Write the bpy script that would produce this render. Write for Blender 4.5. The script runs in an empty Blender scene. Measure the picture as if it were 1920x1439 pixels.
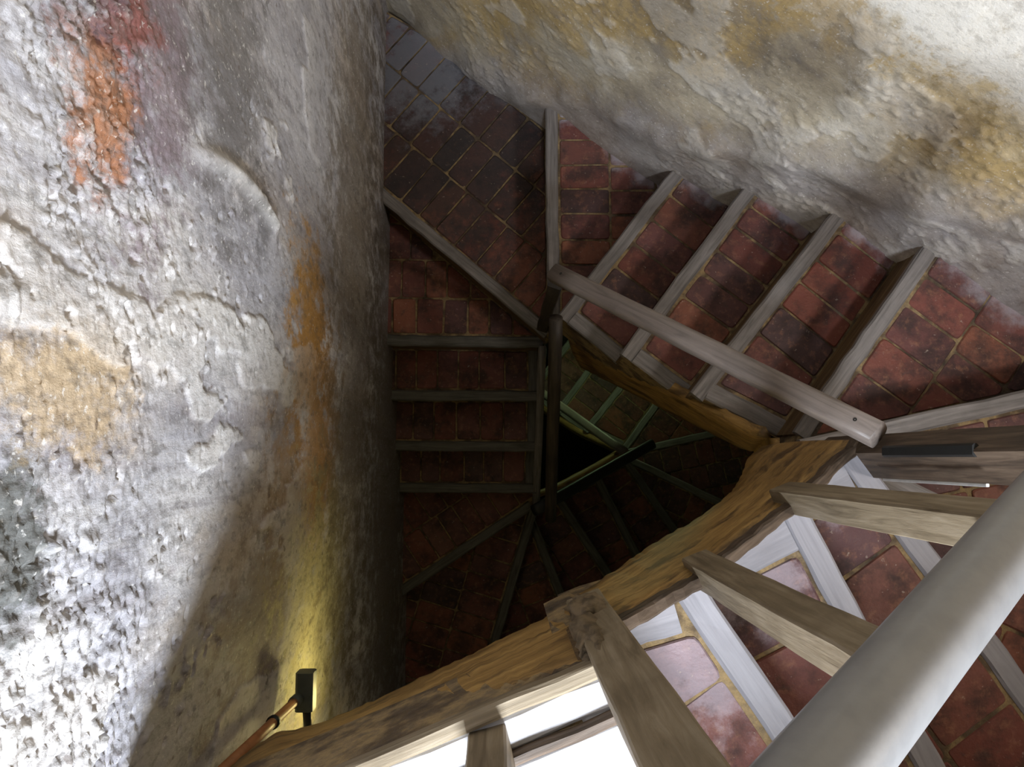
import bpy, bmesh, math, random
import numpy as np
from mathutils import Vector, Matrix

random.seed(7); rng = np.random.default_rng(5)
sc = bpy.context.scene
COL = sc.collection
ZC = 10.0                                   # height of the camera above the tower floor

# ------------------------------------------------------------------ camera
F, NX, NY = 1550.0, 940.0, 860.0            # focal length in px (1920 wide), image of the straight-down direction
up = -Vector(((NX-960)/F, -(NY-720)/F, -1.0)).normalized()
xa = (Vector((1, 0, 0)) - up*up.x).normalized()
ya = up.cross(xa)
CW = Matrix((xa, ya, up))                   # camera -> world
cam = bpy.data.cameras.new('camera'); cam.sensor_width = 36; cam.lens = F/1920*36; cam.clip_start = .02
camo = bpy.data.objects.new('camera', cam); COL.objects.link(camo)
camo.matrix_world = Matrix.Translation((0, 0, ZC)) @ CW.to_4x4()
sc.camera = camo

# ------------------------------------------------------------------ light
sc.view_settings.view_transform = 'Standard'; sc.view_settings.look = 'None'
sc.view_settings.gamma = 1; sc.view_settings.use_curve_mapping = False
sc.view_settings.exposure = 0.0
w = bpy.data.worlds.new('world'); sc.world = w; w.use_nodes = True
w.node_tree.nodes['Background'].inputs[0].default_value = (.86, .93, 1.0, 1)
w.node_tree.nodes['Background'].inputs[1].default_value = 0.015
def area(name, loc, target, sx, sy, power, col):
    l = bpy.data.lights.new(name, 'AREA'); l.shape = 'RECTANGLE'; l.size = sx; l.size_y = sy
    l.energy = power; l.color = col
    o = bpy.data.objects.new(name, l); COL.objects.link(o)
    o.location = loc
    o.rotation_euler = (Vector(target)-Vector(loc)).to_track_quat('-Z', 'Y').to_euler()
    return o
area('window_daylight', (.40, -1.50, ZC+.25), (-.05, .2, ZC-2.0), .40, .50, 136, (.84, .91, 1.0))
area('side_fill_light', (2.23, -.54, ZC-.12), (.95, .45, ZC-2.6), .34, .40, 36, (1.0, .95, .91))  # unseen light added to brighten the upper right flight
def point(name, loc, power, col, r=.03):
    l = bpy.data.lights.new(name, 'POINT'); l.energy = power; l.color = col; l.shadow_soft_size = r
    o = bpy.data.objects.new(name, l); COL.objects.link(o); o.location = loc
    return o

# ------------------------------------------------------------------ helpers
def P(px, py, d):                           # picture point -> plan position on the level d below the camera
    v = CW @ Vector(((px-960)/F, -(py-720)/F, -1.0))
    v = v/(-v.z)*d
    return Vector((v.x, v.y))
def V3(p, d): return Vector((p[0], p[1], ZC-d))
WM = {}
def link(o, world, parent=None):
    COL.objects.link(o)
    WM[o.name] = world.copy()
    if parent is not None:
        o.parent = parent
        o.matrix_basis = WM[parent.name].inverted() @ world
    else:
        o.matrix_basis = world
    return o
def tag(o, label=None, cat=None, group=None, kind=None):
    if label: o['label'] = label
    if cat: o['category'] = cat
    if group: o['group'] = group
    if kind: o['kind'] = kind
    return o
def thing(name, loc, label, cat, group=None):
    o = bpy.data.objects.new(name, None); o.empty_display_size = .1
    link(o, Matrix.Translation(loc)); return tag(o, label, cat, group)
def meshobj(name, verts, faces, mat, world=None, parent=None, smooth=False):
    me = bpy.data.meshes.new(name); me.from_pydata([tuple(v) for v in verts], [], faces)
    me.validate(); me.update()
    if smooth: me.polygons.foreach_set('use_smooth', [True]*len(me.polygons))
    me.materials.append(mat)
    o = bpy.data.objects.new(name, me)
    return link(o, world if world is not None else Matrix.Identity(4), parent)
def fixn(me):
    bm = bmesh.new(); bm.from_mesh(me); bmesh.ops.recalc_face_normals(bm, faces=bm.faces); bm.to_mesh(me); bm.free()

def board(name, a, b, w, h, mat, parent=None, side=None, y0=0.0, z0=0.0, bev=.004, seg=8, wob=.0012, rnd=None):
    """bar from a to b; local x along it, y towards `side`, z up; section y0..y0+w, z0..z0+h"""
    a = Vector(a); b = Vector(b); x = (b-a); L = x.length; x.normalize()
    s = Vector(side) if side is not None else Vector((0, 0, 1)).cross(x)
    s = (s - x*s.dot(x)).normalized(); z = x.cross(s)
    if z.z < 0 and abs(z.z) > .02:
        z = -z
    M = Matrix((x, s, z)).transposed().to_4x4(); M.translation = a
    if rnd is None:
        c = bev
        prof = [(y0+c, z0), (y0+w-c, z0), (y0+w, z0+c), (y0+w, z0+h-c), (y0+w-c, z0+h), (y0+c, z0+h), (y0, z0+h-c), (y0, z0+c)]
    else:                                   # superellipse handrail section
        prof = []
        for k in range(20):
            t = 2*math.pi*k/20
            cy, sy = math.cos(t), math.sin(t)
            prof.append((y0+w/2+w/2*math.copysign(abs(cy)**rnd, cy), z0+h/2+h/2*math.copysign(abs(sy)**rnd, sy)))
    n = len(prof); vs = []; fs = []
    for i in range(seg+1):
        jy, jz = random.gauss(0, wob), random.gauss(0, wob)
        for (y, zz) in prof:
            vs.append((L*i/seg, y+jy+random.gauss(0, wob*.25), zz+jz*.4+random.gauss(0, wob*.25)))
    for i in range(seg):
        for k in range(n):
            fs.append((i*n+k, i*n+(k+1) % n, (i+1)*n+(k+1) % n, (i+1)*n+k))
    fs.append(tuple(range(n-1, -1, -1))); fs.append(tuple(seg*n+k for k in range(n)))
    o = meshobj(name, vs, fs, mat, M, parent, smooth=rnd is not None)
    fixn(o.data)
    return o
def clip(poly, p, nrm):                     # keep the part of a convex polygon with (v-p).nrm >= 0
    out = []
    for i in range(len(poly)):
        a, b = poly[i], poly[(i+1) % len(poly)]
        da, db = (a-p).dot(nrm), (b-p).dot(nrm)
        if da >= 0: out.append(a)
        if da*db < 0: out.append(a+(b-a)*(da/(da-db)))
    return out
def parea(p): return .5*sum(p[i].x*p[(i+1) % len(p)].y-p[(i+1) % len(p)].x*p[i].y for i in range(len(p)))
def hull(pts):
    pts = sorted(set((round(p.x, 5), round(p.y, 5)) for p in pts))
    def half(ps):
        h = []
        for p in ps:
            while len(h) > 1 and (h[-1][0]-h[-2][0])*(p[1]-h[-2][1])-(h[-1][1]-h[-2][1])*(p[0]-h[-2][0]) <= 0: h.pop()
            h.append(p)
        return h[:-1]
    return [Vector(p) for p in half(pts)+half(pts[::-1])]
def inset_round(poly, ins, rad):
    """shrink a ccw convex polygon and cut its corners"""
    q = poly
    for i in range(len(poly)):
        a, b = poly[i], poly[(i+1) % len(poly)]
        e = b-a
        if e.length < 1e-5: continue
        nrm = Vector((-e.y, e.x)).normalized()
        q = clip(q, a+nrm*ins, nrm)
        if len(q) < 3: return None
    out = []
    for i in range(len(q)):
        p0, p1, p2 = q[i-1], q[i], q[(i+1) % len(q)]
        l1, l2 = (p0-p1).length, (p2-p1).length
        if l1 < 1e-5 or l2 < 1e-5: continue
        r1, r2 = min(rad, l1*.4), min(rad, l2*.4)
        u1, u2 = (p0-p1)/l1, (p2-p1)/l2
        a, b = p1+u1*r1, p1+u2*r2
        m = (a+b)/2*.45+p1*.55
        out += [a, a*.25+b*.25+p1*.5, b]
    return out
def prism(name, poly, z0, z1, mat, parent=None, cham=0.0, jit=0.0):
    c = sum(poly, Vector((0, 0)))/len(poly); n = len(poly)
    M = Matrix.Translation((c.x, c.y, z1))
    tx, ty = random.gauss(0, jit), random.gauss(0, jit)
    vs = []; rings = [(1.0, z0-z1)]
    sz = max(1e-4, math.sqrt(abs(parea(poly))))
    if cham > 0: rings += [(1.0, -cham), (1-cham*1.6/sz, -cham*.15)]
    else: rings += [(1.0, 0)]
    for (k, z) in rings:
        for p in poly:
            q = (p-c)*k; vs.append((q.x, q.y, z+(tx*q.x+ty*q.y if z > z0-z1 else 0)))
    if cham > 0: vs.append((0, 0, 0))
    fs = [tuple(range(n-1, -1, -1))]
    for r in range(len(rings)-1):
        for k in range(n): fs.append((r*n+k, r*n+(k+1) % n, (r+1)*n+(k+1) % n, (r+1)*n+k))
    t = (len(rings)-1)*n
    if cham > 0:
        for k in range(n): fs.append((t+k, t+(k+1) % n, len(vs)-1))
    else: fs.append(tuple(t+k for k in range(n)))
    return meshobj(name, vs, fs, mat, M, parent)

# vectorised value noise for the plaster
def vnoise(x, y, z, seed=0):
    xi, yi, zi = np.floor(x).astype(np.int64), np.floor(y).astype(np.int64), np.floor(z).astype(np.int64)
    fx, fy, fz = x-xi, y-yi, z-zi
    fx = fx*fx*(3-2*fx); fy = fy*fy*(3-2*fy); fz = fz*fz*(3-2*fz)
    def h(a, b, c):
        n = (a*374761393+b*668265263+c*2147483647+seed*1274126177) & 0xffffffff
        n = ((n ^ (n >> 13))*1274126177) & 0xffffffff
        return ((n ^ (n >> 16)) & 0xffffff)/float(0xffffff)
    r = 0
    for dx in (0, 1):
        for dy in (0, 1):
            for dz in (0, 1):
                r = r + h(xi+dx, yi+dy, zi+dz)*(fx if dx else 1-fx)*(fy if dy else 1-fy)*(fz if dz else 1-fz)
    return r*2-1
def fbm(x, y, z, o=4, seed=0):
    s = 0; a = .5
    for k in range(o):
        s = s+a*vnoise(x, y, z, seed+k); x, y, z = x*2.03, y*2.03, z*2.03; a *= .5
    return s

# ------------------------------------------------------------------ materials
class NT:
    def __init__(s, name):
        s.m = bpy.data.materials.new(name); s.m.use_nodes = True
        s.t = s.m.node_tree; s.b = s.t.nodes['Principled BSDF']
    def n(s, kind, **kw):
        x = s.t.nodes.new(kind)
        for k, v in kw.items(): setattr(x, k, v)
        return x
    def put(s, sock, v):
        if isinstance(v, bpy.types.NodeSocket): s.t.links.new(v, sock)
        elif v is not None:
            sock.default_value = v if not (isinstance(v, tuple) and len(v) == 3 and sock.type == 'RGBA') else (*v, 1)
    def math(s, op, a, b=None, clampit=False):
        x = s.n('ShaderNodeMath', operation=op, use_clamp=clampit); s.put(x.inputs[0], a)
        if b is not None: s.put(x.inputs[1], b)
        return x.outputs[0]
    def vmath(s, op, a, b=None):
        x = s.n('ShaderNodeVectorMath', operation=op); s.put(x.inputs[0], a)
        if b is not None: s.put(x.inputs[1], b)
        return x.outputs['Value'] if op in ('LENGTH', 'DOT_PRODUCT', 'DISTANCE') else x.outputs[0]
    def noise(s, vec, scale, detail=5, rough=.55, dist=0.0):
        x = s.n('ShaderNodeTexNoise'); s.put(x.inputs['Vector'], vec); x.inputs['Scale'].default_value = scale
        x.inputs['Detail'].default_value = detail; x.inputs['Roughness'].default_value = rough; x.inputs['Distortion'].default_value = dist
        return x.outputs['Fac']
    def ramp(s, fac, stops, interp='LINEAR'):
        x = s.n('ShaderNodeValToRGB'); s.put(x.inputs[0], fac); r = x.color_ramp; r.interpolation = interp
        while len(r.elements) < len(stops): r.elements.new(.5)
        for e, (p, c) in zip(r.elements, stops):
            e.position = p; e.color = (*c, 1) if isinstance(c, tuple) else (c, c, c, 1)
        return x.outputs[0]
    def range(s, v, a, b, c=0.0, d=1.0):
        x = s.n('ShaderNodeMapRange'); x.interpolation_type = 'SMOOTHSTEP'; s.put(x.inputs[0], v)
        for i, q in enumerate((a, b, c, d)): x.inputs[i+1].default_value = q
        return x.outputs[0]
    def mix(s, fac, a, b, blend='MIX'):
        x = s.n('ShaderNodeMix', data_type='RGBA', blend_type=blend); s.put(x.inputs[0], fac); s.put(x.inputs[6], a); s.put(x.inputs[7], b)
        return x.outputs[2]
    def bump(s, h, strength=.5, dist=.005, normal=None):
        x = s.n('ShaderNodeBump'); s.put(x.inputs['Height'], h); x.inputs['Strength'].default_value = strength; x.inputs['Distance'].default_value = dist
        if normal is not None: s.put(x.inputs['Normal'], normal)
        return x.outputs[0]
    def pos(s): return s.n('ShaderNodeNewGeometry').outputs['Position']
    def obj(s): return s.n('ShaderNodeTexCoord').outputs['Object']
    def rand(s): return s.n('ShaderNodeObjectInfo').outputs['Random']
    def scaled(s, v, sc_): return s.vmath('MULTIPLY', v, sc_)
    def done(s, col, rough=.8, normal=None, metal=0.0, spec=.35):
        s.put(s.b.inputs['Base Color'], col); s.put(s.b.inputs['Roughness'], rough); s.put(s.b.inputs['Metallic'], metal)
        s.b.inputs['Specular IOR Level'].default_value = spec
        if normal is not None: s.put(s.b.inputs['Normal'], normal)
        return s.m

AWN = Vector((.589, .808))                  # outward normal of the wall beside the upper right flight
AWC = 1.296
SEN = Vector((.3102, -.9507)); SEC = 1.03   # outward normal and offset of the wall with the window
def wood(name, dark, mid, light, rough=.65, grain=1.0, streak=None):
    t = NT(name); o = t.obj(); r = t.rand()
    v = t.vmath('ADD', t.scaled(o, (1.5, 22, 22)), t.n('ShaderNodeCombineXYZ').outputs[0])
    off = t.n('ShaderNodeCombineXYZ'); t.put(off.inputs[0], t.math('MULTIPLY', r, 37.0)); t.put(off.inputs[1], t.math('MULTIPLY', r, 91.0))
    v = t.vmath('ADD', t.scaled(o, (1.5, 22, 22)), off.outputs[0])
    g = t.noise(v, 3.0, 6, .6, .8)
    c = t.ramp(g, [(.3, dark), (.5, mid), (.72, light)])
    bl = t.noise(t.vmath('ADD', o, off.outputs[0]), 7.0, 4, .6)
    c = t.mix(t.range(bl, .45, .75, 0, .55), c, dark)
    if streak:
        b2 = t.noise(t.vmath('ADD', t.scaled(o, (1, 3, 3)), off.outputs[0]), 6.0, 5, .6, .5)
        c = t.mix(t.range(b2, .5, .66, 0, .8), c, streak)
    fine = t.noise(t.scaled(o, (25, 300, 300)), 1.0, 3)
    nb = t.bump(t.math('ADD', g, t.math('MULTIPLY', fine, .4)), .35*grain, .003)
    return t.done(c, rough, nb)
M_NOSE = wood('weathered_nosing_wood', (.11, .098, .09), (.20, .18, .168), (.28, .255, .24), .6)
M_NOSE_SHADED = wood('shaded_nosing_wood', (.055, .052, .045), (.115, .108, .094), (.17, .158, .138), .6)  # nosing wood with the dimness of the lower flights put into its colour
M_RISER = wood('riser_wood', (.05, .03, .015), (.13, .08, .035), (.24, .16, .075), .7)
M_STRING = wood('ochre_stringer_wood', (.15, .085, .028), (.36, .215, .07), (.52, .33, .115), .5, 1.2, (.075, .045, .022))
M_POST = wood('baluster_wood', (.13, .098, .06), (.23, .18, .115), (.33, .27, .19), .6)
M_DARKW = wood('dark_newel_wood', (.035, .025, .018), (.09, .062, .042), (.16, .115, .08), .6)
M_BLACKW = wood('black_brown_wood', (.018, .014, .01), (.045, .034, .024), (.08, .06, .042), .55)
M_WHITEB = wood('pale_painted_board', (.42, .41, .42), (.56, .555, .57), (.68, .68, .69), .45, .6)
M_PALE = wood('pale_worn_board', (.22, .213, .23), (.28, .27, .29), (.33, .32, .34), .5, .4)
M_RAIL = wood('grey_brown_handrail', (.14, .115, .10), (.21, .172, .15), (.26, .218, .19), .4, .5)

def blob(t, p, c, rad, soft=.55, warp=None):
    q = t.vmath('DIVIDE', t.vmath('SUBTRACT', p, c), rad)
    l = t.vmath('LENGTH', q)
    if warp is not None: l = t.math('ADD', l, warp)
    return t.range(l, 1-soft, 1+soft*.3, 1, 0)
def brick_mat():
    t = NT('worn_red_brick'); p = t.pos(); o = t.obj(); r = t.rand()
    base = t.ramp(r, [(0, (.135, .04, .03)), (.18, (.20, .058, .038)), (.36, (.10, .045, .048)), (.52, (.25, .085, .045)),
                      (.7, (.155, .05, .042)), (.85, (.075, .04, .04)), (1, (.23, .068, .048))])
    n1 = t.noise(p, 9, 6, .65); n2 = t.noise(p, 38, 6, .65)
    c = t.mix(t.range(n1, .42, .66, 0, .8), base, (.04, .028, .026))
    c = t.mix(t.range(n2, .5, .74, 0, .6), c, (.30, .14, .08))
    c = t.mix(t.range(t.noise(p, 22, 5, .7), .55, .7, 0, .55), c, (.06, .038, .034))
    # lime dust spilled along the walls
    dA = t.math('SUBTRACT', AWC, t.vmath('DOT_PRODUCT', p, (AWN.x, AWN.y, 0)))
    n3 = t.noise(p, 16, 6, .7); n4 = t.noise(p, 5, 3, .6)
    m = t.range(t.math('ADD', dA, t.math('ADD', t.math('MULTIPLY', n3, .16), t.math('MULTIPLY', n4, .34))), .20, .30, 1, 0)
    c = t.mix(t.math('MULTIPLY', m, .65), c, (.42, .41, .45))
    for (bx, by, bz, rr, kk) in ((-.22, 1.42, ZC-3.5, .72, .8), (-.36, 1.72, ZC-3.5, .30, .5), (.30, -.33, ZC-1.5, .20, .55), (.52, -.22, ZC-1.7, .13, .55), (.76, -.06, ZC-1.9, .09, .45)):  # further tone blobs
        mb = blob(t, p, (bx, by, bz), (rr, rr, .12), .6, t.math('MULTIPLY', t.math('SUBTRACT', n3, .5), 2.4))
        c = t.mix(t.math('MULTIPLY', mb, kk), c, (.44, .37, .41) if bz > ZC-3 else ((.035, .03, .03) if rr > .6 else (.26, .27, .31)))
    spk = t.noise(p, 75, 3, .6)
    c = t.mix(t.range(spk, .66, .74, 0, .45), c, (.50, .42, .34))
    nb = t.bump(t.math('ADD', n2, t.math('MULTIPLY', t.noise(p, 120, 4), .6)), .55, .004)
    return t.done(c, t.range(n1, .3, .7, .45, .8), nb, spec=.4)
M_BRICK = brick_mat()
def mortar_mat():
    t = NT('ochre_lime_mortar'); p = t.pos()
    n1 = t.noise(p, 11, 5, .6); n2 = t.noise(p, 60, 5, .7)
    c = t.ramp(n1, [(.34, (.05, .036, .026)), (.46, (.13, .09, .05)), (.56, (.34, .24, .115)), (.68, (.16, .12, .075))])
    c = t.mix(t.range(n2, .4, .7, 0, .5), c, (.14, .11, .085))
    return t.done(c, .95, t.bump(n2, .8, .006))
M_MORTAR = mortar_mat()

def plaster(name, kind):
    t = NT(name); p = t.pos()
    la = t.n('ShaderNodeAttribute', attribute_name='layer').outputs['Fac']
    ps = t.scaled(p, (1.6, 1.6, .55) if kind == 'left' else (1.2, 1.2, 1.0))
    n1 = t.noise(ps, 3.2, 8, .62, .6); n2 = t.noise(t.vmath('ADD', ps, (7, 3, 1)), 1.9, 6, .6, .4)
    n3 = t.noise(t.vmath('ADD', ps, (1, 13, 5)), 6.5, 8, .68, .3); nf = t.noise(t.scaled(p, (1, 1, .5) if kind == 'left' else (1, 1, 1)), 42, 7, .7)
    warp = t.math('MULTIPLY', t.math('SUBTRACT', t.noise(t.scaled(p, (3, 3, 2)), 4.5, 9, .75), .5), 4.0)
    if kind == 'left':
        c = t.ramp(n1, [(.30, (.26, .25, .27)), (.45, (.42, .41, .44)), (.58, (.58, .56, .56)), (.75, (.68, .66, .63))])
        c = t.mix(t.range(n2, .50, .68, 0, .55), c, (.46, .36, .25))
        c = t.mix(t.range(n3, .58, .72, 0, .5), c, (.24, .19, .20))
        stv = t.noise(t.scaled(p, (9, 9, .9)), 2.2, 6, .65, .3)
        c = t.mix(t.range(stv, .5, .66, 0, .6), c, (.27, .24, .25))
        c = t.mix(t.range(stv, .33, .44, .5, 0), c, (.60, .58, .57))
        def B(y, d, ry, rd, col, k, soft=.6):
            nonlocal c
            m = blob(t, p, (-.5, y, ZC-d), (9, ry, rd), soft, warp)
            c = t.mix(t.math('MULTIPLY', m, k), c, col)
        B(.9, 1.9, .9, .7, (.36, .345, .36), .55)
        B(.62, 1.15, .34, .22, (.22, .16, .18), .75)
        B(.46, 1.03, .12, .10, (.40, .17, .07), .85)
        B(.60, 1.08, .08, .12, (.27, .075, .05), .75)
        B(.66, .98, .14, .10, (.13, .12, .15), .7)
        B(.72, 1.52, .36, .22, (.15, .14, .135), .7)
        B(.50, 1.72, .13, .07, (.05, .045, .04), .55)
        B(-.08, .86, .11, .11, (.07, .075, .06), .8)
        B(.08, .96, .09, .16, (.50, .36, .20), .75)
        B(.32, 2.15, .30, .24, (.50, .27, .07), .95)
        B(-.02, 2.35, .42, .30, (.42, .22, .055), .9)
        B(-.1, 2.0, .28, .2, (.33, .21, .10), .6)
        B(-.35, 1.9, .3, .4, (.26, .19, .13), .6)
        B(-.45, 2.45, .4, .5, (.56, .52, .30), .85)  # lamp's yellow glow painted into the plaster colour
        B(.6, 2.9, 1.6, .55, (.20, .16, .11), .7)  # shade of the deep well painted into the plaster
        B(0, 3.9, 3, .9, (.15, .12, .09), .8)  # deeper band of the same painted shade
        c = t.mix(t.math('MULTIPLY', la, .75), c, t.ramp(n3, [(.35, (.55, .51, .48)), (.6, (.80, .78, .75))]))
    else:
        c = t.ramp(n1, [(.28, (.27, .24, .21)), (.42, (.42, .36, .27)), (.55, (.55, .48, .36)), (.72, (.68, .64, .56))])
        c = t.mix(t.range(n2, .46, .60, 0, .8), c, (.48, .335, .13))
        c = t.mix(t.range(n3, .56, .70, 0, .55), c, (.30, .27, .26))
        dz = t.n('ShaderNodeSeparateXYZ'); t.put(dz.inputs[0], p)
        # lavender-grey skirting wash that follows the climbing steps
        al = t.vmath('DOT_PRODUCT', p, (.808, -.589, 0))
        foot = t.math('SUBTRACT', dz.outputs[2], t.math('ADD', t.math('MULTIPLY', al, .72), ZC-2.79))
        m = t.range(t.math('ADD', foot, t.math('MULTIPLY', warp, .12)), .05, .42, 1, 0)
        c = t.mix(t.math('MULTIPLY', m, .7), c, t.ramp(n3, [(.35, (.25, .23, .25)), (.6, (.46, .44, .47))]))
        def B(px, py, d, rad, col, k, soft=.6):
            nonlocal c
            q = P(px, py, d)
            m = blob(t, p, (q.x, q.y, ZC-d), rad, soft, warp)
            c = t.mix(t.math('MULTIPLY', m, k), c, col)
        B(1840, 60, 1.62, (.5, .5, .32), (.80, .77, .71), .8)  # window brightness of the top right corner painted into the plaster
        B(1230, 120, 2.15, (.35, .35, .3), (.22, .20, .18), .6)
        B(1260, 170, 2.2, (.1, .1, .09), (.10, .10, .11), .6)
        B(1560, 130, 1.8, (.2, .2, .09), (.46, .31, .11), .7)
        B(1760, 330, 1.85, (.3, .3, .12), (.55, .40, .17), .7)
        B(1650, 430, 2.15, (.2, .2, .06), (.58, .52, .42), .7)
        c = t.mix(t.math('MULTIPLY', la, .8), c, t.ramp(n3, [(.35, (.6, .56, .5)), (.6, (.82, .79, .74))]))
    c = t.mix(t.range(nf, .34, .52, .5 if kind == 'left' else .32, 0), c, (.12, .11, .10) if kind == 'left' else (.20, .165, .12))
    c = t.mix(t.range(t.noise(p, 95, 4, .6), .60, .70, 0, .6), c, (.80, .78, .75))
    c = t.mix(t.range(t.noise(p, 31, 3, .55), .67, .72, 0, .6 if kind == 'left' else .25), c, (.12, .085, .065))
    h = t.math('ADD', t.math('ADD', t.math('MULTIPLY', nf, 1.0), t.math('MULTIPLY', t.noise(p, 130, 5, .65), .5)), t.math('MULTIPLY', n3, 1.2))
    return t.done(c, t.range(n1, .35, .7, .55, .85), t.bump(h, .5, .005), spec=.3)
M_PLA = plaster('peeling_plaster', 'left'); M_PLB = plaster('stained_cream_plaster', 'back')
def plain(name, col, rough=.5, metal=0.0, var=.3, scale=30):
    t = NT(name); p = t.pos(); n = t.noise(p, scale, 5, .6)
    c = t.mix(t.range(n, .35, .7, 0, var), col, tuple(x*.35 for x in col))
    return t.done(c, rough, t.bump(n, .2, .002), metal)
M_PIPE = plain('brushed_grey_pipe', (.29, .29, .295), .36, .15, .2, 25)
M_COPPER = plain('orange_conduit', (.46, .20, .085), .5, 0, .3)
M_BOX = plain('grey_green_plastic', (.10, .11, .095), .5)
M_BLACK = plain('black_iron', (.02, .02, .019), .5)
M_STEEL = plain('pale_metal_strip', (.55, .54, .52), .4, .3)
M_STONE = plain('dark_stone', (.09, .075, .06), .9)
def emit(name, col, s):
    t = NT(name); t.b.inputs['Emission Color'].default_value = (*col, 1); t.b.inputs['Emission Strength'].default_value = s
    return t.done((.8, .8, .7), .3)
M_BULBY = emit('yellow_bulb', (1, .85, .35), 6); M_BULBG = emit('greenish_bulb', (.75, 1, .6), 6)

# ------------------------------------------------------------------ walls
def wall(name, a, b, nrm_in, rows, nu, disp, mat, depth=.3):
    """rough sheet from a to b in plan over the depths `rows`, backed by a solid slab"""
    a, b = Vector(a), Vector(b); L = (b-a).length
    cols = np.linspace(0, 1, nu) if isinstance(nu, int) else np.array(nu); nu = len(cols)
    U, D = np.meshgrid(cols, np.array(rows))
    X = a.x+(b.x-a.x)*U; Y = a.y+(b.y-a.y)*U; Z = ZC-D
    h, lay = disp(U*L, D, X, Y, Z)
    X = X+nrm_in[0]*h; Y = Y+nrm_in[1]*h
    nv = len(rows)
    vs = np.stack([X, Y, Z], -1).reshape(-1, 3)
    idx = np.arange(nu*nv).reshape(nv, nu)
    f = np.stack([idx[:-1, :-1], idx[1:, :-1], idx[1:, 1:], idx[:-1, 1:]], -1).reshape(-1, 4)
    # slab behind
    k = len(vs); o = Vector((-nrm_in[0], -nrm_in[1]))
    ex = []
    for q in (a+o*.06, b+o*.06, b+o*depth, a+o*depth):
        for d in (rows[0], rows[-1]): ex.append((q.x, q.y, ZC-d))
    vs = np.vstack([vs, np.array(ex)])
    bf = np.array([(0, 1, 3, 2), (2, 3, 5, 4), (4, 5, 7, 6), (6, 7, 1, 0), (0, 2, 4, 6), (1, 7, 5, 3)])+k
    f = np.vstack([f, bf])
    me = bpy.data.meshes.new(name)
    me.vertices.add(len(vs)); me.vertices.foreach_set('co', vs.ravel())
    me.loops.add(f.size); me.loops.foreach_set('vertex_index', f.ravel())
    me.polygons.add(len(f)); me.polygons.foreach_set('loop_start', np.arange(len(f))*4); me.polygons.foreach_set('loop_total', np.full(len(f), 4))
    me.polygons.foreach_set('use_smooth', np.ones(len(f), bool))
    me.update(calc_edges=True)
    at = me.attributes.new('layer', 'FLOAT', 'POINT')
    at.data.foreach_set('value', np.concatenate([lay.ravel(), np.zeros(8)]).astype(np.float32))
    me.materials.append(mat)
    ob = bpy.data.objects.new(name, me); link(ob, Matrix.Identity(4))
    return tag(ob, kind='structure')
def sm(x, a, b):
    t = np.clip((x-a)/(b-a), 0, 1); return t*t*(3-2*t)
def disp_left(u, d, X, Y, Z):
    y = Y
    big = fbm(y*1.3, Z*.55, u*0, 3, 1)*.035
    mid = fbm(y*6, Z*1.6, u*0+4, 4, 11)*.006
    crust = sm(-d+.35*fbm(y*2.5, Z*2.5, u*0, 3, 25), -1.35, -1.0)*(fbm(y*30, Z*26, u*0, 4, 21)*.007+(.3-np.abs(fbm(y*85, Z*75, u*0, 2, 27)))*.010+fbm(y*190, Z*170, u*0, 2, 28)*.0055)*(.35+sm(fbm(y*4, Z*3, u*0, 3, 29), -.05, .25))
    fl = fbm(y*5.5, Z*2.2, u*0+9, 5, 33)
    lay = sm(fl, .09, .115)*sm(-d, -2.4, -1.9)
    zone = sm(fbm(y*3.2, Z*2.2, u*0, 3, 49), .02, .2)
    pit = sm(fbm(y*48, Z*40, u*0+2, 2, 41), .40, .47)*.006*(.3+zone)-sm(fbm(y*52, Z*44, u*0+6, 2, 45), .38, .46)*.0045*zone
    # a split ridge of old plaster running down the wall
    rg = np.exp(-((y-(.52+.02*np.sin(d*9)))/.018)**2)*sm(d, 1.3, 1.45)*(1-sm(d, 1.78, 1.84))
    # broken edge low on the wall
    h = big+mid+crust+lay*.0045-pit*sm(-d, -2.6, -1.6)+rg*.018+fbm(y*90, Z*60, u*0, 2, 51)*.0012
    lay = np.clip(lay*.8+sm(crust, .003, .012)*.8+rg*.7, 0, 1)
    return h*(1-.75*sm(d, 3.0, 3.4)), lay
def disp_back(u, d, X, Y, Z):
    big = fbm(u*1.4, Z*1.4, u*0, 3, 61)*.05
    mid = fbm(u*6, Z*6, u*0+4, 4, 71)*.009
    fl = fbm(u*5, Z*5, u*0+9, 6, 83)
    lay = sm(fl, .16, .19)
    lump = (sm(fbm(u*44, Z*44, u*0, 4, 91), .20, .32)*.0045+fbm(u*110, Z*110, u*0, 2, 93)*.002)*sm(fbm(u*3, Z*3, u*0, 2, 97), -.1, .15)
    # bellied skirting of plaster just above the steps
    al = X*.808-Y*.589
    foot = Z-(al*.72+ZC-2.79)
    roll = np.exp(-((foot-.10+.05*np.sin(u*9))/.10)**2)*.03*(.6+fbm(u*8, Z*3, u*0, 2, 5))
    h = big+mid+lay*.004+lump+roll+fbm(u*80, Z*80, u*0, 2, 95)*.0012
    return h, np.clip(lay*.5+sm(lump, .004, .011)*.7, 0, 1)
rl = np.concatenate([np.linspace(-1.4, .55, 22)[:-1], np.linspace(.55, 1.75, 280)[:-1], np.linspace(1.75, 3.0, 140)[:-1], np.linspace(3.0, 5.0, 100)[:-1], np.linspace(5.0, 10, 50)])
cl_ = (np.concatenate([np.linspace(-1.45, -.75, 40)[:-1], np.linspace(-.75, 1.1, 400)[:-1], np.linspace(1.1, 2.25, 110)])+1.45)/3.7
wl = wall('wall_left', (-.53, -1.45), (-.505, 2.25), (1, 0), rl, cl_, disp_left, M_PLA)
tag(wl, 'rough white and rust stained plaster wall with flaking paint on the left', None)
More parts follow.
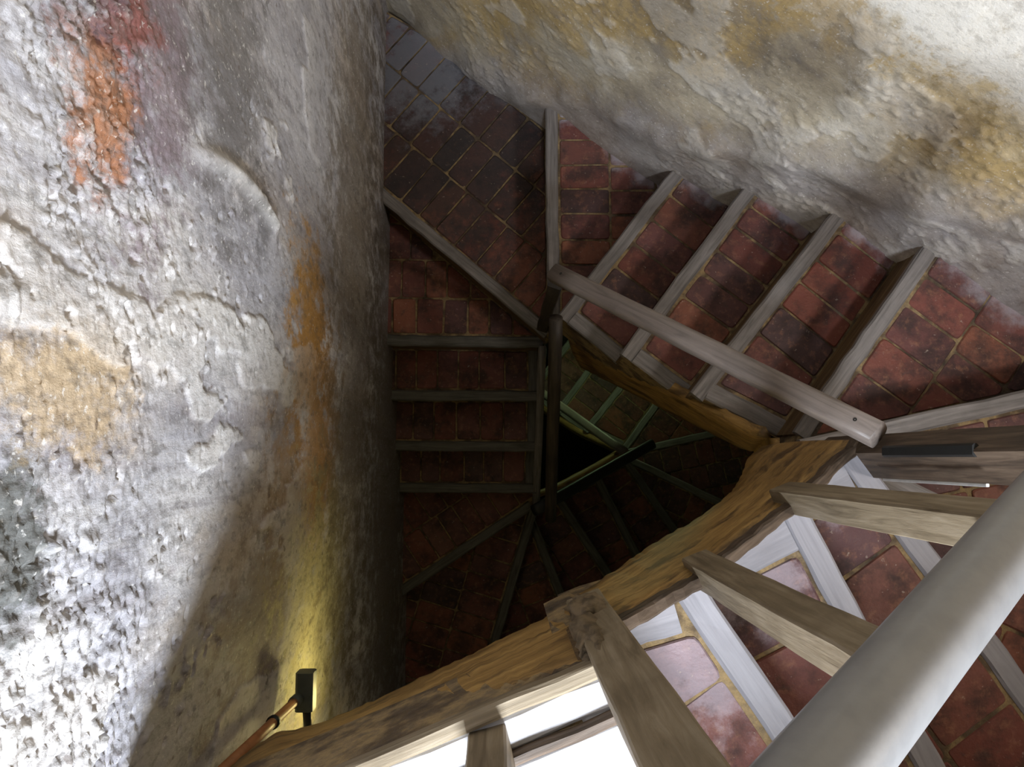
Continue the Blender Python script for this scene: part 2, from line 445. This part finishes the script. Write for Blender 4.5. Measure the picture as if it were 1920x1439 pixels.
Aw0 = Vector((-.60, 2.041)); Aw1 = Vector((2.75, -.40))
rb = np.concatenate([np.linspace(-1.4, 1.2, 24)[:-1], np.linspace(1.2, 3.6, 300)[:-1], np.linspace(3.6, 10, 70)])
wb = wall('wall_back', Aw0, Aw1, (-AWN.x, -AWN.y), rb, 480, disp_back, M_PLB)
tag(wb, 'cream and ochre stained plaster wall above the upper right flight')

# wall with the window that lights the well (outside the picture, towards the bottom right)
SED = Vector((.9507, .3102))
def se(u, c=0.0): return SEN*(SEC+c)+SED*u
def slab(vs, fs, u0, u1, d0, d1, c0=0.0, c1=.28):
    k = len(vs)
    for d in (d0, d1):
        for (u, c) in ((u0, c0), (u1, c0), (u1, c1), (u0, c1)):
            q = se(u, c); vs.append((q.x, q.y, ZC-d))
    for f in ((0, 1, 2, 3), (7, 6, 5, 4), (0, 4, 5, 1), (1, 5, 6, 2), (2, 6, 7, 3), (3, 7, 4, 0)): fs.append(tuple(k+i for i in f))
UW0, UW1, DS, DT = -.62, .42, .62, -.9       # opening: along the wall, sill depth, head depth
vs, fs = [], []
slab(vs, fs, -1.3, 2.4, DS, 10); slab(vs, fs, -1.3, UW0, DT, DS); slab(vs, fs, UW1, 1.66, DT, DS); slab(vs, fs, 2.24, 2.4, DT, DS); slab(vs, fs, 1.66, 2.24, DT, -.55); slab(vs, fs, -1.3, 2.4, -1.4, DT)  # right-hand opening added to let the side light through
wf = meshobj('wall_front', vs, fs, M_PLB); fixn(wf.data); tag(wf, kind='structure')
vs, fs = [], []
for a in ((UW0, UW0+.04, DT, DS), (UW1-.04, UW1, DT, DS), (UW0, UW1, DS-.04, DS), (UW0, UW1, DT, DT+.04)): slab(vs, fs, *a, .12, .18)
wi = meshobj('window_1', vs, fs, M_WHITEB); fixn(wi.data); tag(wi, kind='structure')
# bottom of the tower
vs, fs = [], []
for z in (0, -.2):
    for q in ((-.9, -1.7), (3, -1.7), (3, 2.4), (-.9, 2.4)): vs.append((q[0], q[1], z))
fl = meshobj('floor', vs, [(0, 1, 2, 3), (7, 6, 5, 4), (0, 4, 5, 1), (1, 5, 6, 2), (2, 6, 7, 3), (3, 7, 4, 0)], M_STONE); tag(fl, kind='structure')

# ------------------------------------------------------------------ the stair, step by step (climbing order)
RISE, TURN = .2, 3.6
def wallA(p, inn=-.05):                     # push a plan point onto the upper right wall
    return p+AWN*(AWC-inn-p.dot(AWN))
def seg(i, o, d): return (P(*i, d), P(*o, d), d)
def ext(s, kind):
    i, o, d = s; e = (o-i).normalized()
    if kind == 'L': k = (-.56-o.x)/e.x
    elif kind == 'A': k = (AWC+.05-o.dot(AWN))/e.dot(AWN)
    else: k = (SEC+.03-o.dot(SEN))/e.dot(SEN)
    return (i, o+e*k, d)
S = {}
S['X2'] = ext(seg((1008, 960), (948, 1165), 4.7), 'S')
S['X1'] = ext(seg((1000, 955), (748, 1123), 4.5), 'L')
S['D4'] = ext(seg((1006, 926), (748, 925), 4.3), 'L')
S['D3'] = ext(seg((1012, 848), (742, 847), 4.1), 'L')
S['D2'] = ext(seg((1015, 753), (734, 752), 3.9), 'L')
S['D1'] = ext(seg((1018, 653), (731, 649), 3.7), 'L')
S['W2'] = ext(seg((1020, 634), (724, 385), 3.5), 'L')
S['W3'] = ext(seg((1027, 610), (1022, 190), 3.3), 'A')
S['A1'] = ext(seg((1045, 592), (1262, 315), 3.1), 'A')
S['A2'] = ext(seg((1163, 664), (1392, 355), 2.9), 'A')
S['A3'] = ext(seg((1295, 736), (1555, 407), 2.7), 'A')
S['A4'] = ext(seg((1490, 810), (1730, 465), 2.5), 'A')
S['N2a'] = ext(seg((1500, 826), (1920, 733), 2.3), 'A')
S['N2b'] = ext((Vector((.835, .04)), P(1840, 965, 2.1), 2.1), 'S')
S['B1'] = ext((Vector((.83, .02)), P(1700, 960, 1.9), 1.9), 'S')
S['B2'] = ext((P(1507, 940, 1.7), P(1642, 1193, 1.7), 1.7), 'S')
S['B3'] = ext((P(1312, 1085, 1.5), P(1494, 1356, 1.5), 1.5), 'S')
S['B4'] = ext((P(1140, 1188, 1.3), P(1240, 1439, 1.3), 1.3), 'S')
S['Z1'] = ext((P(1118, 1220, 1.1), P(1223, 1439, 1.1), 1.1), 'S')
C_NW = Vector((-.56, 2.0)); C_SW = Vector((-.56, -1.25)); C_E = Vector((2.5, -.23))
def corner_between(a, b):
    return {('W2', 'W3'): [C_NW], ('X2', 'X1'): [C_SW], ('N2a', 'N2b'): [C_E]}.get((a, b), [])
order = ['X2', 'X1', 'D4', 'D3', 'D2', 'D1', 'W2', 'W3', 'A1', 'A2', 'A3', 'A4', 'N2a', 'N2b', 'B1', 'B2', 'B3', 'B4', 'Z1']

def make_step(flight, cur, nxt, dd=0.0, bw=.11, bl=.19, nose_w=.05, end_w=.06, endmat=None, nosemat=None, mort=.0065, bricks=True, phase=0.0, dn=None):
    (i0, o0, d0), (i1, o1, d1) = S[cur], S[nxt]
    d0 += dd
    poly = hull([i0, o0, *corner_between(cur, nxt), o1, i1])
    e = (o0-i0).normalized(); nb = Vector((-e.y, e.x))
    cen = sum(poly, Vector((0, 0)))/len(poly)
    if (cen-i0).dot(nb) < 0: nb = -nb
    # solid step, going in under the next one
    e1 = (o1-i1).normalized(); n1 = Vector((-e1.y, e1.x))
    if n1.dot(cen-i1) > 0: n1 = -n1
    body_poly = hull(poly+[i1+n1*.05, o1+n1*.05])
    body_poly = clip(body_poly, i0+nb*.02, nb)
    zt = ZC-d0
    st = prism('step', body_poly, zt-.27, zt-mort, M_MORTAR, flight)
    # riser board and nosing along the front
    board('riser', V3(i0+nb*.012, d0), V3(o0+nb*.012, d0), .016, .17, M_RISER, st, side=(nb.x, nb.y, 0), z0=-.20, bev=.002, seg=4, wob=.0006)
    board('nosing', V3(i0, d0), V3(o0, d0), nose_w, .034, nosemat or M_NOSE, st, side=(nb.x, nb.y, 0), z0=-.032, bev=.006, seg=14, wob=.0014)
    bp = clip(poly, i0+nb*(nose_w+.003), nb)
    bp = hull(bp+[q+n1*.012 for q in (i1, o1)]); bp = clip(bp, i0+nb*(nose_w+.003), nb)
    ie = i1-i0
    if end_w > 0 and ie.length > .1:        # board closing the inner end of the step
        u = ie.normalized(); no = Vector((-u.y, u.x))
        if no.dot(cen-i0) < 0: no = -no
        k = nose_w/max(.3, abs(u.dot(nb)))
        board('end_board', V3(i0+u*k, d0), V3(i1+u*.02, d0), end_w, .03, endmat or M_NOSE, st, side=(no.x, no.y, 0), z0=-.028, bev=.005, seg=5)
        bp = clip(bp, i0+no*(end_w+.003), no)
    if not bricks or len(bp) < 3: return st
    if parea(bp) < 0: bp = bp[::-1]
    bp = inset_round(bp, .002, .0005)
    us = [(q-i0).dot(e) for q in bp]; ws = [(q-i0).dot(nb) for q in bp]
    v = nose_w+.004; row = 0
    while v < max(ws):
        ln = bl*random.uniform(.94, 1.06)
        if max(ws)-v-ln < (.045 if max(ws) > .33 else .1): ln = max(ws)-v+.01
        u = min(us)-random.uniform(0, bw)*(.0 if row == 0 else 1)-phase
        while u < max(us):
            wd = bw*random.uniform(.86, 1.14)
            rect = [i0+e*a+nb*b for a, b in ((u, v), (u+wd, v), (u+wd, v+ln), (u, v+ln))]
            if parea(rect) < 0: rect = rect[::-1]
            c = sum(rect, Vector((0, 0)))/4; ang = random.gauss(0, .012); R = Matrix.Rotation(ang, 2)
            rect = [c+R @ (q-c) for q in rect]
            for k in range(len(bp)):
                a, b = bp[k], bp[(k+1) % len(bp)]
                ed = b-a
                if ed.length < 1e-4: continue
                rect = clip(rect, a, Vector((-ed.y, ed.x)).normalized())
                if len(rect) < 3: break
            u += wd
            if len(rect) < 3 or abs(parea(rect)) < .0012: continue
            q = inset_round(rect, random.uniform(.0028, .0048), random.uniform(.006, .016))
            if not q or len(q) < 3 or abs(parea(q)) < .0006: continue
            prism('brick', q, zt-.05, zt-mort+random.uniform(.003, .0075), M_BRICK, st, cham=.004, jit=.012)
        v += ln; row += 1
    return st

def flight(label, seqs, dd=0.0, **kw):
    i, o, d = S[seqs[0]]
    f = thing('stair_flight', V3((i+o)/2, d+dd+.2), label, 'stairs', 'flights of the tower stair')
    f['n'] = 0; del f['n']
    for s in seqs:
        nx = order[(order.index(s)+1) % len(order)]
        k = dict(kw)
        if s in ('W2', 'X1', 'X2'): k.update(bw=.108, bl=.215, end_w=0)
        if s in ('W2', 'W3'): k.update(nosemat=M_NOSE)
        if s in ('W3',): k.update(bw=.105, bl=.20, end_w=0)
        if s in ('N2a', 'N2b'): k.update(end_w=0, bw=.12, bl=.17)
        if s == 'A4': k.update(bw=.125, bl=.20)
        if s == 'D1': k.update(end_w=0, bl=.17)
        if s == 'B4' and dd: nx = 'X2'
        make_step(f, s, nx, dd, **k)
    return f
fA = flight('upper right brick stair flight rising along the cream wall to the right newel', ['A1', 'A2', 'A3', 'A4', 'N2a', 'N2b'])
fD = flight('left brick stair flight with shade-darkened timber nosings beside the rough left wall', ['X2', 'X1', 'D4', 'D3', 'D2', 'D1', 'W2', 'W3'], bl=.2, nosemat=M_NOSE_SHADED, endmat=M_NOSE_SHADED)
fB = flight('sunlit near brick stair flight with pale nosings under the big handrail', ['B1', 'B2', 'B3', 'B4'], nose_w=.055, end_w=.085, bw=.145, bl=.2, endmat=M_PALE, nosemat=M_PALE)
fE = flight('deep dark stair flight below the near flight, lowest steps black in shadow', ['B1', 'B2', 'B3', 'B4'], TURN, end_w=.06, bw=.12, nosemat=M_NOSE_SHADED, endmat=M_NOSE_SHADED)
fF = flight('deepest stair flight glimpsed in greenish light through the well', ['A1', 'A2', 'A3', 'A4', 'N2a', 'N2b'], TURN)

# ------------------------------------------------------------------ stringers
def ribbon(name, top, bot, mat, parent, thick=.035, n=40, wob=.003, byindex=False):
    """solid curved string board between two plan/depth polylines, thickness away from the well centre"""
    def smooth(pl):
        pts = [V3(P(a, b, d), d) if not isinstance(a, Vector) else V3(a, b) for (a, b, d) in pl]
        ts = [0]
        for k in range(1, len(pts)): ts.append(k if byindex else ts[-1]+(pts[k]-pts[k-1]).length)
        out = []
        for k in range(n+1):
            t = ts[-1]*k/n; j = 0
            while j < len(ts)-2 and ts[j+1] < t: j += 1
            out.append(pts[j].lerp(pts[j+1], (t-ts[j])/max(1e-6, ts[j+1]-ts[j])))
        for _ in range(8 if byindex else 2): out = [out[0]]+[(out[k-1]+out[k]*2+out[k+1])/4 for k in range(1, n)]+[out[-1]]
        return out
    T, Bt = smooth(top), smooth(bot); c = Vector((.4, .1)); m = 6
    cen = (T[0]+Bt[0]+T[-1]+Bt[-1])/4
    vs = []
    for side in (0, 1):
        for k in range(n+1):
            tg = (T[min(n, k+1)]-T[max(0, k-1)]); nn = Vector((-tg.y, tg.x)).normalized()
            if nn.dot(c-Vector((T[k].x, T[k].y))) > 0: nn = -nn
            for j in range(m+1):
                q = T[k].lerp(Bt[k], j/m)
                b = math.sin(j/m*math.pi)*.006 if side == 0 else 0
                q = q+Vector((nn.x, nn.y, 0))*(thick*side-b+random.gauss(0, wob*.3))
                vs.append(q)
    W_ = m+1; N_ = (n+1)*W_; fs = []
    for side in (0, 1):
        for k in range(n):
            for j in range(m):
                a = side*N_+k*W_+j; fs.append((a, a+1, a+W_+1, a+W_))
    for k in range(n):
        a = k*W_; fs.append((a, a+W_, a+W_+N_, a+N_)); a += m; fs.append((a, a+W_, a+W_+N_, a+N_))
    for j in range(m):
        fs.append((j, j+1, j+1+N_, j+N_)); a = n*W_+j; fs.append((a, a+1, a+1+N_, a+N_))
    x = (T[-1]-T[0]).normalized(); z = Vector((0, 0, 1)); y = z.cross(x).normalized(); z = x.cross(y)
    M = Matrix((x, y, z)).transposed().to_4x4(); M.translation = T[0]
    Mi = M.inverted()
    o = meshobj(name, [Mi @ v for v in vs], fs, mat, M, parent, smooth=True); fixn(o.data)
    return o
ribbon('stringer', [(1061, 626, 3.33), (1240, 725, 2.93), (1420, 822, 2.56), (1462, 822, 2.5)],
       [(1088, 690, 3.75), (1230, 762, 3.35), (1400, 848, 2.9), (1425, 846, 2.82)], M_STRING, fA)
ribbon('stringer', [(1596, 826, 1.98), (1560, 862, 1.88), (1520, 902, 1.80), (1480, 940, 1.73), (1400, 1004, 1.62), (1310, 1072, 1.51), (1230, 1124, 1.42), (1128, 1186, 1.31)],
       [(1432, 836, 2.55), (1402, 858, 2.45), (1392, 890, 2.3), (1370, 926, 2.17), (1310, 972, 2.05), (1220, 1022, 1.93), (1160, 1066, 1.80), (1085, 1116, 1.62)], M_STRING, fB, n=63, thick=.02, byindex=True)
# dark fillet along the top of the near string board
for (a, b) in (((1600, 826, 1.93), (1485, 938, 1.71)), ((1485, 938, 1.71), (1310, 1072, 1.50)), ((1310, 1072, 1.50), (1140, 1172, 1.315))):
    pa, pb = V3(P(*a), a[2]), V3(P(*b), b[2])
    board('fillet', pa, pb, .024, .03, M_DARKW, fB, side=(.3, -.9, 0), z0=-.015, seg=10, wob=.002)
ribbon('stringer', [(Vector((.20, .50)), 3.66, 0), (Vector((.20, -.24)), 4.36, 0)], [(Vector((.205, .50)), 4.0, 0), (Vector((.205, -.24)), 4.7, 0)], M_NOSE, fD, n=10)
Bi = [S[k][0] for k in ('B1', 'B2', 'B3', 'B4')]
ribbon('stringer', [(q+Vector((-.02, .05)), S[k][2]+TURN-.03, 0) for q, k in zip(Bi, ('B1', 'B2', 'B3', 'B4'))],
       [(q+Vector((-.02, .03)), S[k][2]+TURN+.32, 0) for q, k in zip(Bi, ('B1', 'B2', 'B3', 'B4'))], M_STRING, fE, n=16)
Ai = [S[k][0] for k in ('A1', 'A2', 'A3', 'A4')]
ribbon('stringer', [(q+Vector((-.03, -.03)), S[k][2]+TURN+.05, 0) for q, k in zip(Ai, ('A1', 'A2', 'A3', 'A4'))],
       [(q+Vector((-.03, -.03)), S[k][2]+TURN+.32, 0) for q, k in zip(Ai, ('A1', 'A2', 'A3', 'A4'))], M_STRING, fF, n=16)

# ------------------------------------------------------------------ landing at the head of the near flight
i0, o0, d0 = S['Z1']
LE0 = P(1128, 1236, 1.1); LE1 = P(520, 1490, 1.1)          # inner edge of the landing
le = (LE1-LE0).normalized(); LW = LE0+le*((-.56-LE0.x)/le.x)
ln_in = Vector((-le.y, le.x)); ln_in = ln_in if ln_in.y < 0 else -ln_in
landing = hull([LE0, LW, C_SW, o0])
land = prism('landing_slab', landing, ZC-1.1-.22, ZC-1.1-.008, M_MORTAR); tag(land, 'bright landing floor in front of the near flight at the bottom edge', 'landing')
e = (o0-i0).normalized(); nb = Vector((-e.y, e.x)); nb = nb if nb.x < 0 else -nb
board('nosing', V3(i0+e*.02, 1.1), V3(o0, 1.1), .055, .034, M_WHITEB, land, side=(nb.x, nb.y, 0), z0=-.032, bev=.006, seg=14)
board('riser', V3(i0+nb*.012, 1.1), V3(o0+nb*.012, 1.1), .016, .17, M_RISER, land, side=(nb.x, nb.y, 0), z0=-.2, seg=4)
lo = Vector((ln_in.x, ln_in.y, 0))
a3, b3 = V3(LE0+le*.0, 1.1), V3(LW, 1.1)
board('fillet', a3, b3, .022, .03, M_POST, land, side=lo, y0=-.004, z0=-.012, seg=12)
board('edge_board', a3, b3, .042, .03, M_WHITEB, land, side=lo, y0=.019, z0=-.024, seg=12)
board('dark_strip', a3+Vector((0, 0, .01)), b3+Vector((0, 0, .01)), .016, .022, M_DARKW, land, side=lo, y0=.063, z0=-.01, seg=12)  # thin dark strip between the two landing boards
board('end_board', a3, b3, .064, .03, M_WHITEB, land, side=lo, y0=.08, z0=-.026, seg=12)
bp = clip(landing, LE0+ln_in*.148, ln_in); bp = clip(bp, i0+nb*.058, nb)
if parea(bp) < 0: bp = bp[::-1]
us = [(q-i0).dot(e) for q in bp]; ws = [(q-i0).dot(nb) for q in bp]
v = .06
while v < max(ws):
    u = min(us)-random.uniform(0, .1)
    while u < max(us):
        wd = .115*random.uniform(.9, 1.1)
        rect = [i0+e*a+nb*b for a, b in ((u, v), (u+wd, v), (u+wd, v+.2), (u, v+.2))]
        if parea(rect) < 0: rect = rect[::-1]
        for k in range(len(bp)):
            a, b = bp[k], bp[(k+1) % len(bp)]; ed = b-a
            if ed.length < 1e-4: continue
            rect = clip(rect, a, Vector((-ed.y, ed.x)).normalized())
            if len(rect) < 3: break
        u += wd
        if len(rect) < 3 or abs(parea(rect)) < .0012: continue
        q = inset_round(rect, .0035, .01)
        if q and abs(parea(q)) > .0006: prism('brick', q, ZC-1.15, ZC-1.1-.008+random.uniform(.003, .007), M_BRICK, land, cham=.004, jit=.01)
    v += .2
ribbon('stringer', [(1118, 1232, 1.12), (900, 1330, 1.12), (680, 1436, 1.12), (560, 1478, 1.12), (400, 1540, 1.12)],
       [(1082, 1128, 1.46), (1000, 1170, 1.46), (850, 1243, 1.46), (703, 1314, 1.47), (580, 1364, 1.48), (520, 1374, 1.48), (470, 1405, 1.47), (420, 1450, 1.45)], M_STRING, land, n=60)

# ------------------------------------------------------------------ balustrade of the near flight
bal = thing('balustrade', V3(S['B2'][0], 1.9), 'timber post balustrade with thick grey tubular handrail on the near flight', 'balustrade')
bd = Vector((.93, .36, 0)).normalized()      # along the near flight
bn = Vector((-bd.y, bd.x, 0))
def railB(x):                                # depth of the rail axis along the flight
    return .75+(x-.351)*.837
def post(name, p, d_foot, d_top, w, mat, parent, twist=0.0):
    s = Matrix.Rotation(twist, 3, 'Z') @ bd
    a = V3(p, d_foot); b = V3(p, d_top)
    x = Vector((0, 0, 1)); side = s
    o = board(name, a, b, w, w, mat, parent, side=side, y0=-w/2, z0=-w/2, bev=.003, seg=10, wob=.0008)
    return o
pB2 = Vector((.607, -.083)); pB3 = Vector((.372, -.204)); pB4 = Vector((.150, -.263))
post('baluster', pB2, 1.78, .985, .052, M_POST, bal); post('baluster', pB3, 1.58, .785, .052, M_POST, bal)
nw = post('newel_post', pB4, 1.45, .40, .062, M_POST, bal)
tag(nw, 'charred knotty newel post')
# battered collar round the foot of that newel
def lump(name, c, d, r, mat, parent, seed):
    vs, fs = [], []; n, m = 26, 20
    for j in range(m+1):
        th = math.pi*j/m
        for k in range(n):
            ph = 2*math.pi*k/n
            q = Vector((math.sin(th)*math.cos(ph), math.sin(th)*math.sin(ph), math.cos(th)))
            f = 1+(.0 if mat in (M_BULBY, M_BULBG) else 1)*(.3*float(vnoise(np.array(q.x*2.3+seed), np.array(q.y*2.3), np.array(q.z*2.3)))+.25*float(vnoise(np.array(q.x*6+seed), np.array(q.y*6), np.array(q.z*6))))
            vs.append((q.x*r[0]*f, q.y*r[1]*f, q.z*r[2]*f))
    for j in range(m):
        for k in range(n): fs.append((j*n+k, j*n+(k+1) % n, (j+1)*n+(k+1) % n, (j+1)*n+k))
    return meshobj(name, vs, fs, mat, Matrix.Translation(V3(c, d)), parent, smooth=True)
M_CHAR = plain('charred_wood', (.20, .145, .085), .75, 0, .95, 45)
lump('knot', pB4+Vector((-.022, .006)), 1.20, (.026, .028, .13), M_CHAR, nw, 3.1)
lump('knot', pB4+Vector((-.012, .022)), 1.33, (.032, .026, .06), M_CHAR, nw, 8.7)
# newel at the right-hand corner with an iron strap
nw2 = post('newel_post', Vector((.865, .005)), 2.2, 1.08, .075, M_DARKW, bal, .25)
tag(nw2, 'dark square newel post with black iron strap')
sp = Vector((.865-.032, .005+.030))
sd = Matrix.Rotation(.25, 3, 'Z') @ bd
board('iron_strap', V3(Vector((.818, .014)), 1.76), V3(Vector((.818, .014)), 1.42), .024, .012, M_BLACK, nw2, side=(0, 1, 0), y0=-.012, z0=-.006, seg=2, wob=0)
board('edge_strip', V3(Vector((.824, -.046)), 1.78), V3(Vector((.824, -.046)), 1.40), .006, .006, M_STEEL, nw2, side=(0, 1, 0), y0=-.003, z0=-.003, bev=.001, seg=2, wob=0)
r0, r1 = Vector((.87, .042)), Vector((.06, -.330))
hr = board('handrail', V3(r0, railB(r0.x)), V3(r1, railB(r1.x)), .078, .078, M_PIPE, bal, side=bn, y0=-.039, z0=-.039, rnd=1.0, seg=6, wob=0)
tag(hr, 'thick grey tubular handrail')
# baluster standing on the landing
lp = P(922, 1400, 1.1)
post('baluster', lp, 1.12, .35, .05, M_POST, bal, -.1)

nn = thing('newel_post', V3(Vector((.176, .562)), 3.5), 'dark corner newel where the upper right handrail meets the left flight', 'post')
post('shaft', Vector((.176, .562)), 3.5, 2.60, .046, M_BLACKW, nn, -.7)
# ------------------------------------------------------------------ the other handrails
def rail(label, a, b, w, h, mat, side, rnd=.55, screws=True, name='handrail'):
    t = thing(name, V3(*a), label, 'handrail')
    o = board('rail', V3(*a), V3(*b), w, h, mat, t, side=side, y0=-w/2, z0=-h/2, rnd=rnd, seg=10, wob=.0006)
    if screws:
        A, B = V3(*a), V3(*b); x = (B-A).normalized()
        s = Vector(side); s = (s-x*s.dot(x)).normalized(); z = x.cross(s); z = z if z.z > 0 else -z
        for q in (A+x*.05, B-x*.05):
            c = q+z*(h/2+.0005)
            vs = [(0, 0, .001)]+[(.0045*math.cos(k*math.pi/5), .0045*math.sin(k*math.pi/5), 0) for k in range(10)]
            M = Matrix((x, s, x.cross(s))).transposed().to_4x4(); M.translation = c
            meshobj('screw', vs, [(0, 1+k, 1+(k+1) % 10) for k in range(10)], M_BLACK, M, t)
    return t
rail('grey-brown wooden handrail crossing the upper right flight between two corners', (Vector((.812, .050)), 1.775), (Vector((.168, .580)), 2.56), .058, .05, M_RAIL, (.6, .77, 0))
rail('dark handrail running down beside the left flight', (P(1042, 597, 2.9), 2.9), (Vector((.214, -.262)), 3.62), .05, .05, M_BLACKW, (1, 0, 0), 1.0, False)
rail('black handrail deep in the well above the dark lower flight', (Vector((.895, .082)), 4.92), (Vector((.17, -.262)), 4.2), .06, .05, M_BLACK, (.4, -.9, 0), .6, False)
rail('thin green-lit handrail deepest in the well', (Vector((.80, .04)), 5.36), (Vector((.18, .57)), 6.12), .058, .05, M_RAIL, (.6, .77, 0), .55, False)

# ------------------------------------------------------------------ conduit, lamp
def tube(name, pts, r, mat, parent=None, n=12, loc=None):
    vs, fs = [], []; o = Vector(pts[0])
    for i, p in enumerate(pts):
        t = (Vector(pts[min(i+1, len(pts)-1)])-Vector(pts[max(i-1, 0)])).normalized()
        a = t.orthogonal().normalized(); b = t.cross(a)
        if i == 0: a0 = a
        a = (a0-t*a0.dot(t)).normalized(); b = t.cross(a)
        for k in range(n):
            q = Vector(p)-o+a*r*math.cos(2*math.pi*k/n)+b*r*math.sin(2*math.pi*k/n); vs.append(q)
    for i in range(len(pts)-1):
        for k in range(n): fs.append((i*n+k, i*n+(k+1) % n, (i+1)*n+(k+1) % n, (i+1)*n+k))
    fs += [tuple(range(n-1, -1, -1)), tuple((len(pts)-1)*n+k for k in range(n))]
    ob = meshobj(name, vs, fs, mat, Matrix.Translation(o), parent, smooth=True); fixn(ob.data); return ob
XW = -.47
cb = V3(P(558, 1312, 2.02), 2.02); ct = V3(P(400, 1462, 1.48), 1.48)
con = thing('conduit', cb, 'orange-brown conduit pipe with a clamp running down the lower left wall', 'pipe')
tube('pipe', [cb, cb.lerp(ct, .5), ct], .0105, M_COPPER, con)
cl = cb.lerp(ct, .36); dr = (ct-cb).normalized()
tube('clamp', [cl-dr*.006, cl+dr*.006], .0145, M_BLACK, con)
tube('collar', [cb-dr*.004, cb+dr*.035], .014, M_BOX, con)
jb = V3(P(569, 1301, 2.03), 2.03)
lamp = thing('lamp_holder', jb+Vector((0, 0, -.03)), 'dark rectangular lamp box on the lower left wall with yellow glow', 'lamp')
board('box', jb+Vector((0, .045, -.02)), jb+Vector((0, -.045, -.02)), .042, .05, M_BOX, lamp, side=(1, 0, 0), y0=-.021, z0=-.03, bev=.006, seg=3, wob=0)
tube('stem', [jb+Vector((.004, -.04, -.02)), jb+Vector((.006, -.10, -.03))], .010, M_BLACK, lamp)
bl_ = jb+Vector((.006, -.135, -.04))
o = lump('bulb', (bl_.x, bl_.y), ZC-bl_.z, (.022, .03, .022), M_BULBY, lamp, 1.0)
point('yellow_lamp_light', bl_+Vector((.13, .04, -.26)), 2.8, (1, .83, .32), .03)
gl = Vector((.62, .98, ZC-5.55))
g = thing('bulkhead_lamp', gl+Vector((0, 0, -.05)), 'greenish lamp low on the back wall lighting the deepest flight', 'lamp')
lump('globe', (gl.x, gl.y), 5.55, (.05, .05, .05), M_BULBG, g, 5.0)
tube('base', [gl+Vector((AWN.x, AWN.y, 0))*.04, gl+Vector((AWN.x, AWN.y, 0))*.13], .045, M_BLACK, g)
point('green_lamp_light', gl-Vector((AWN.x, AWN.y, 0))*.12+Vector((0, 0, -.05)), 3.6, (.66, 1, .5), .05)
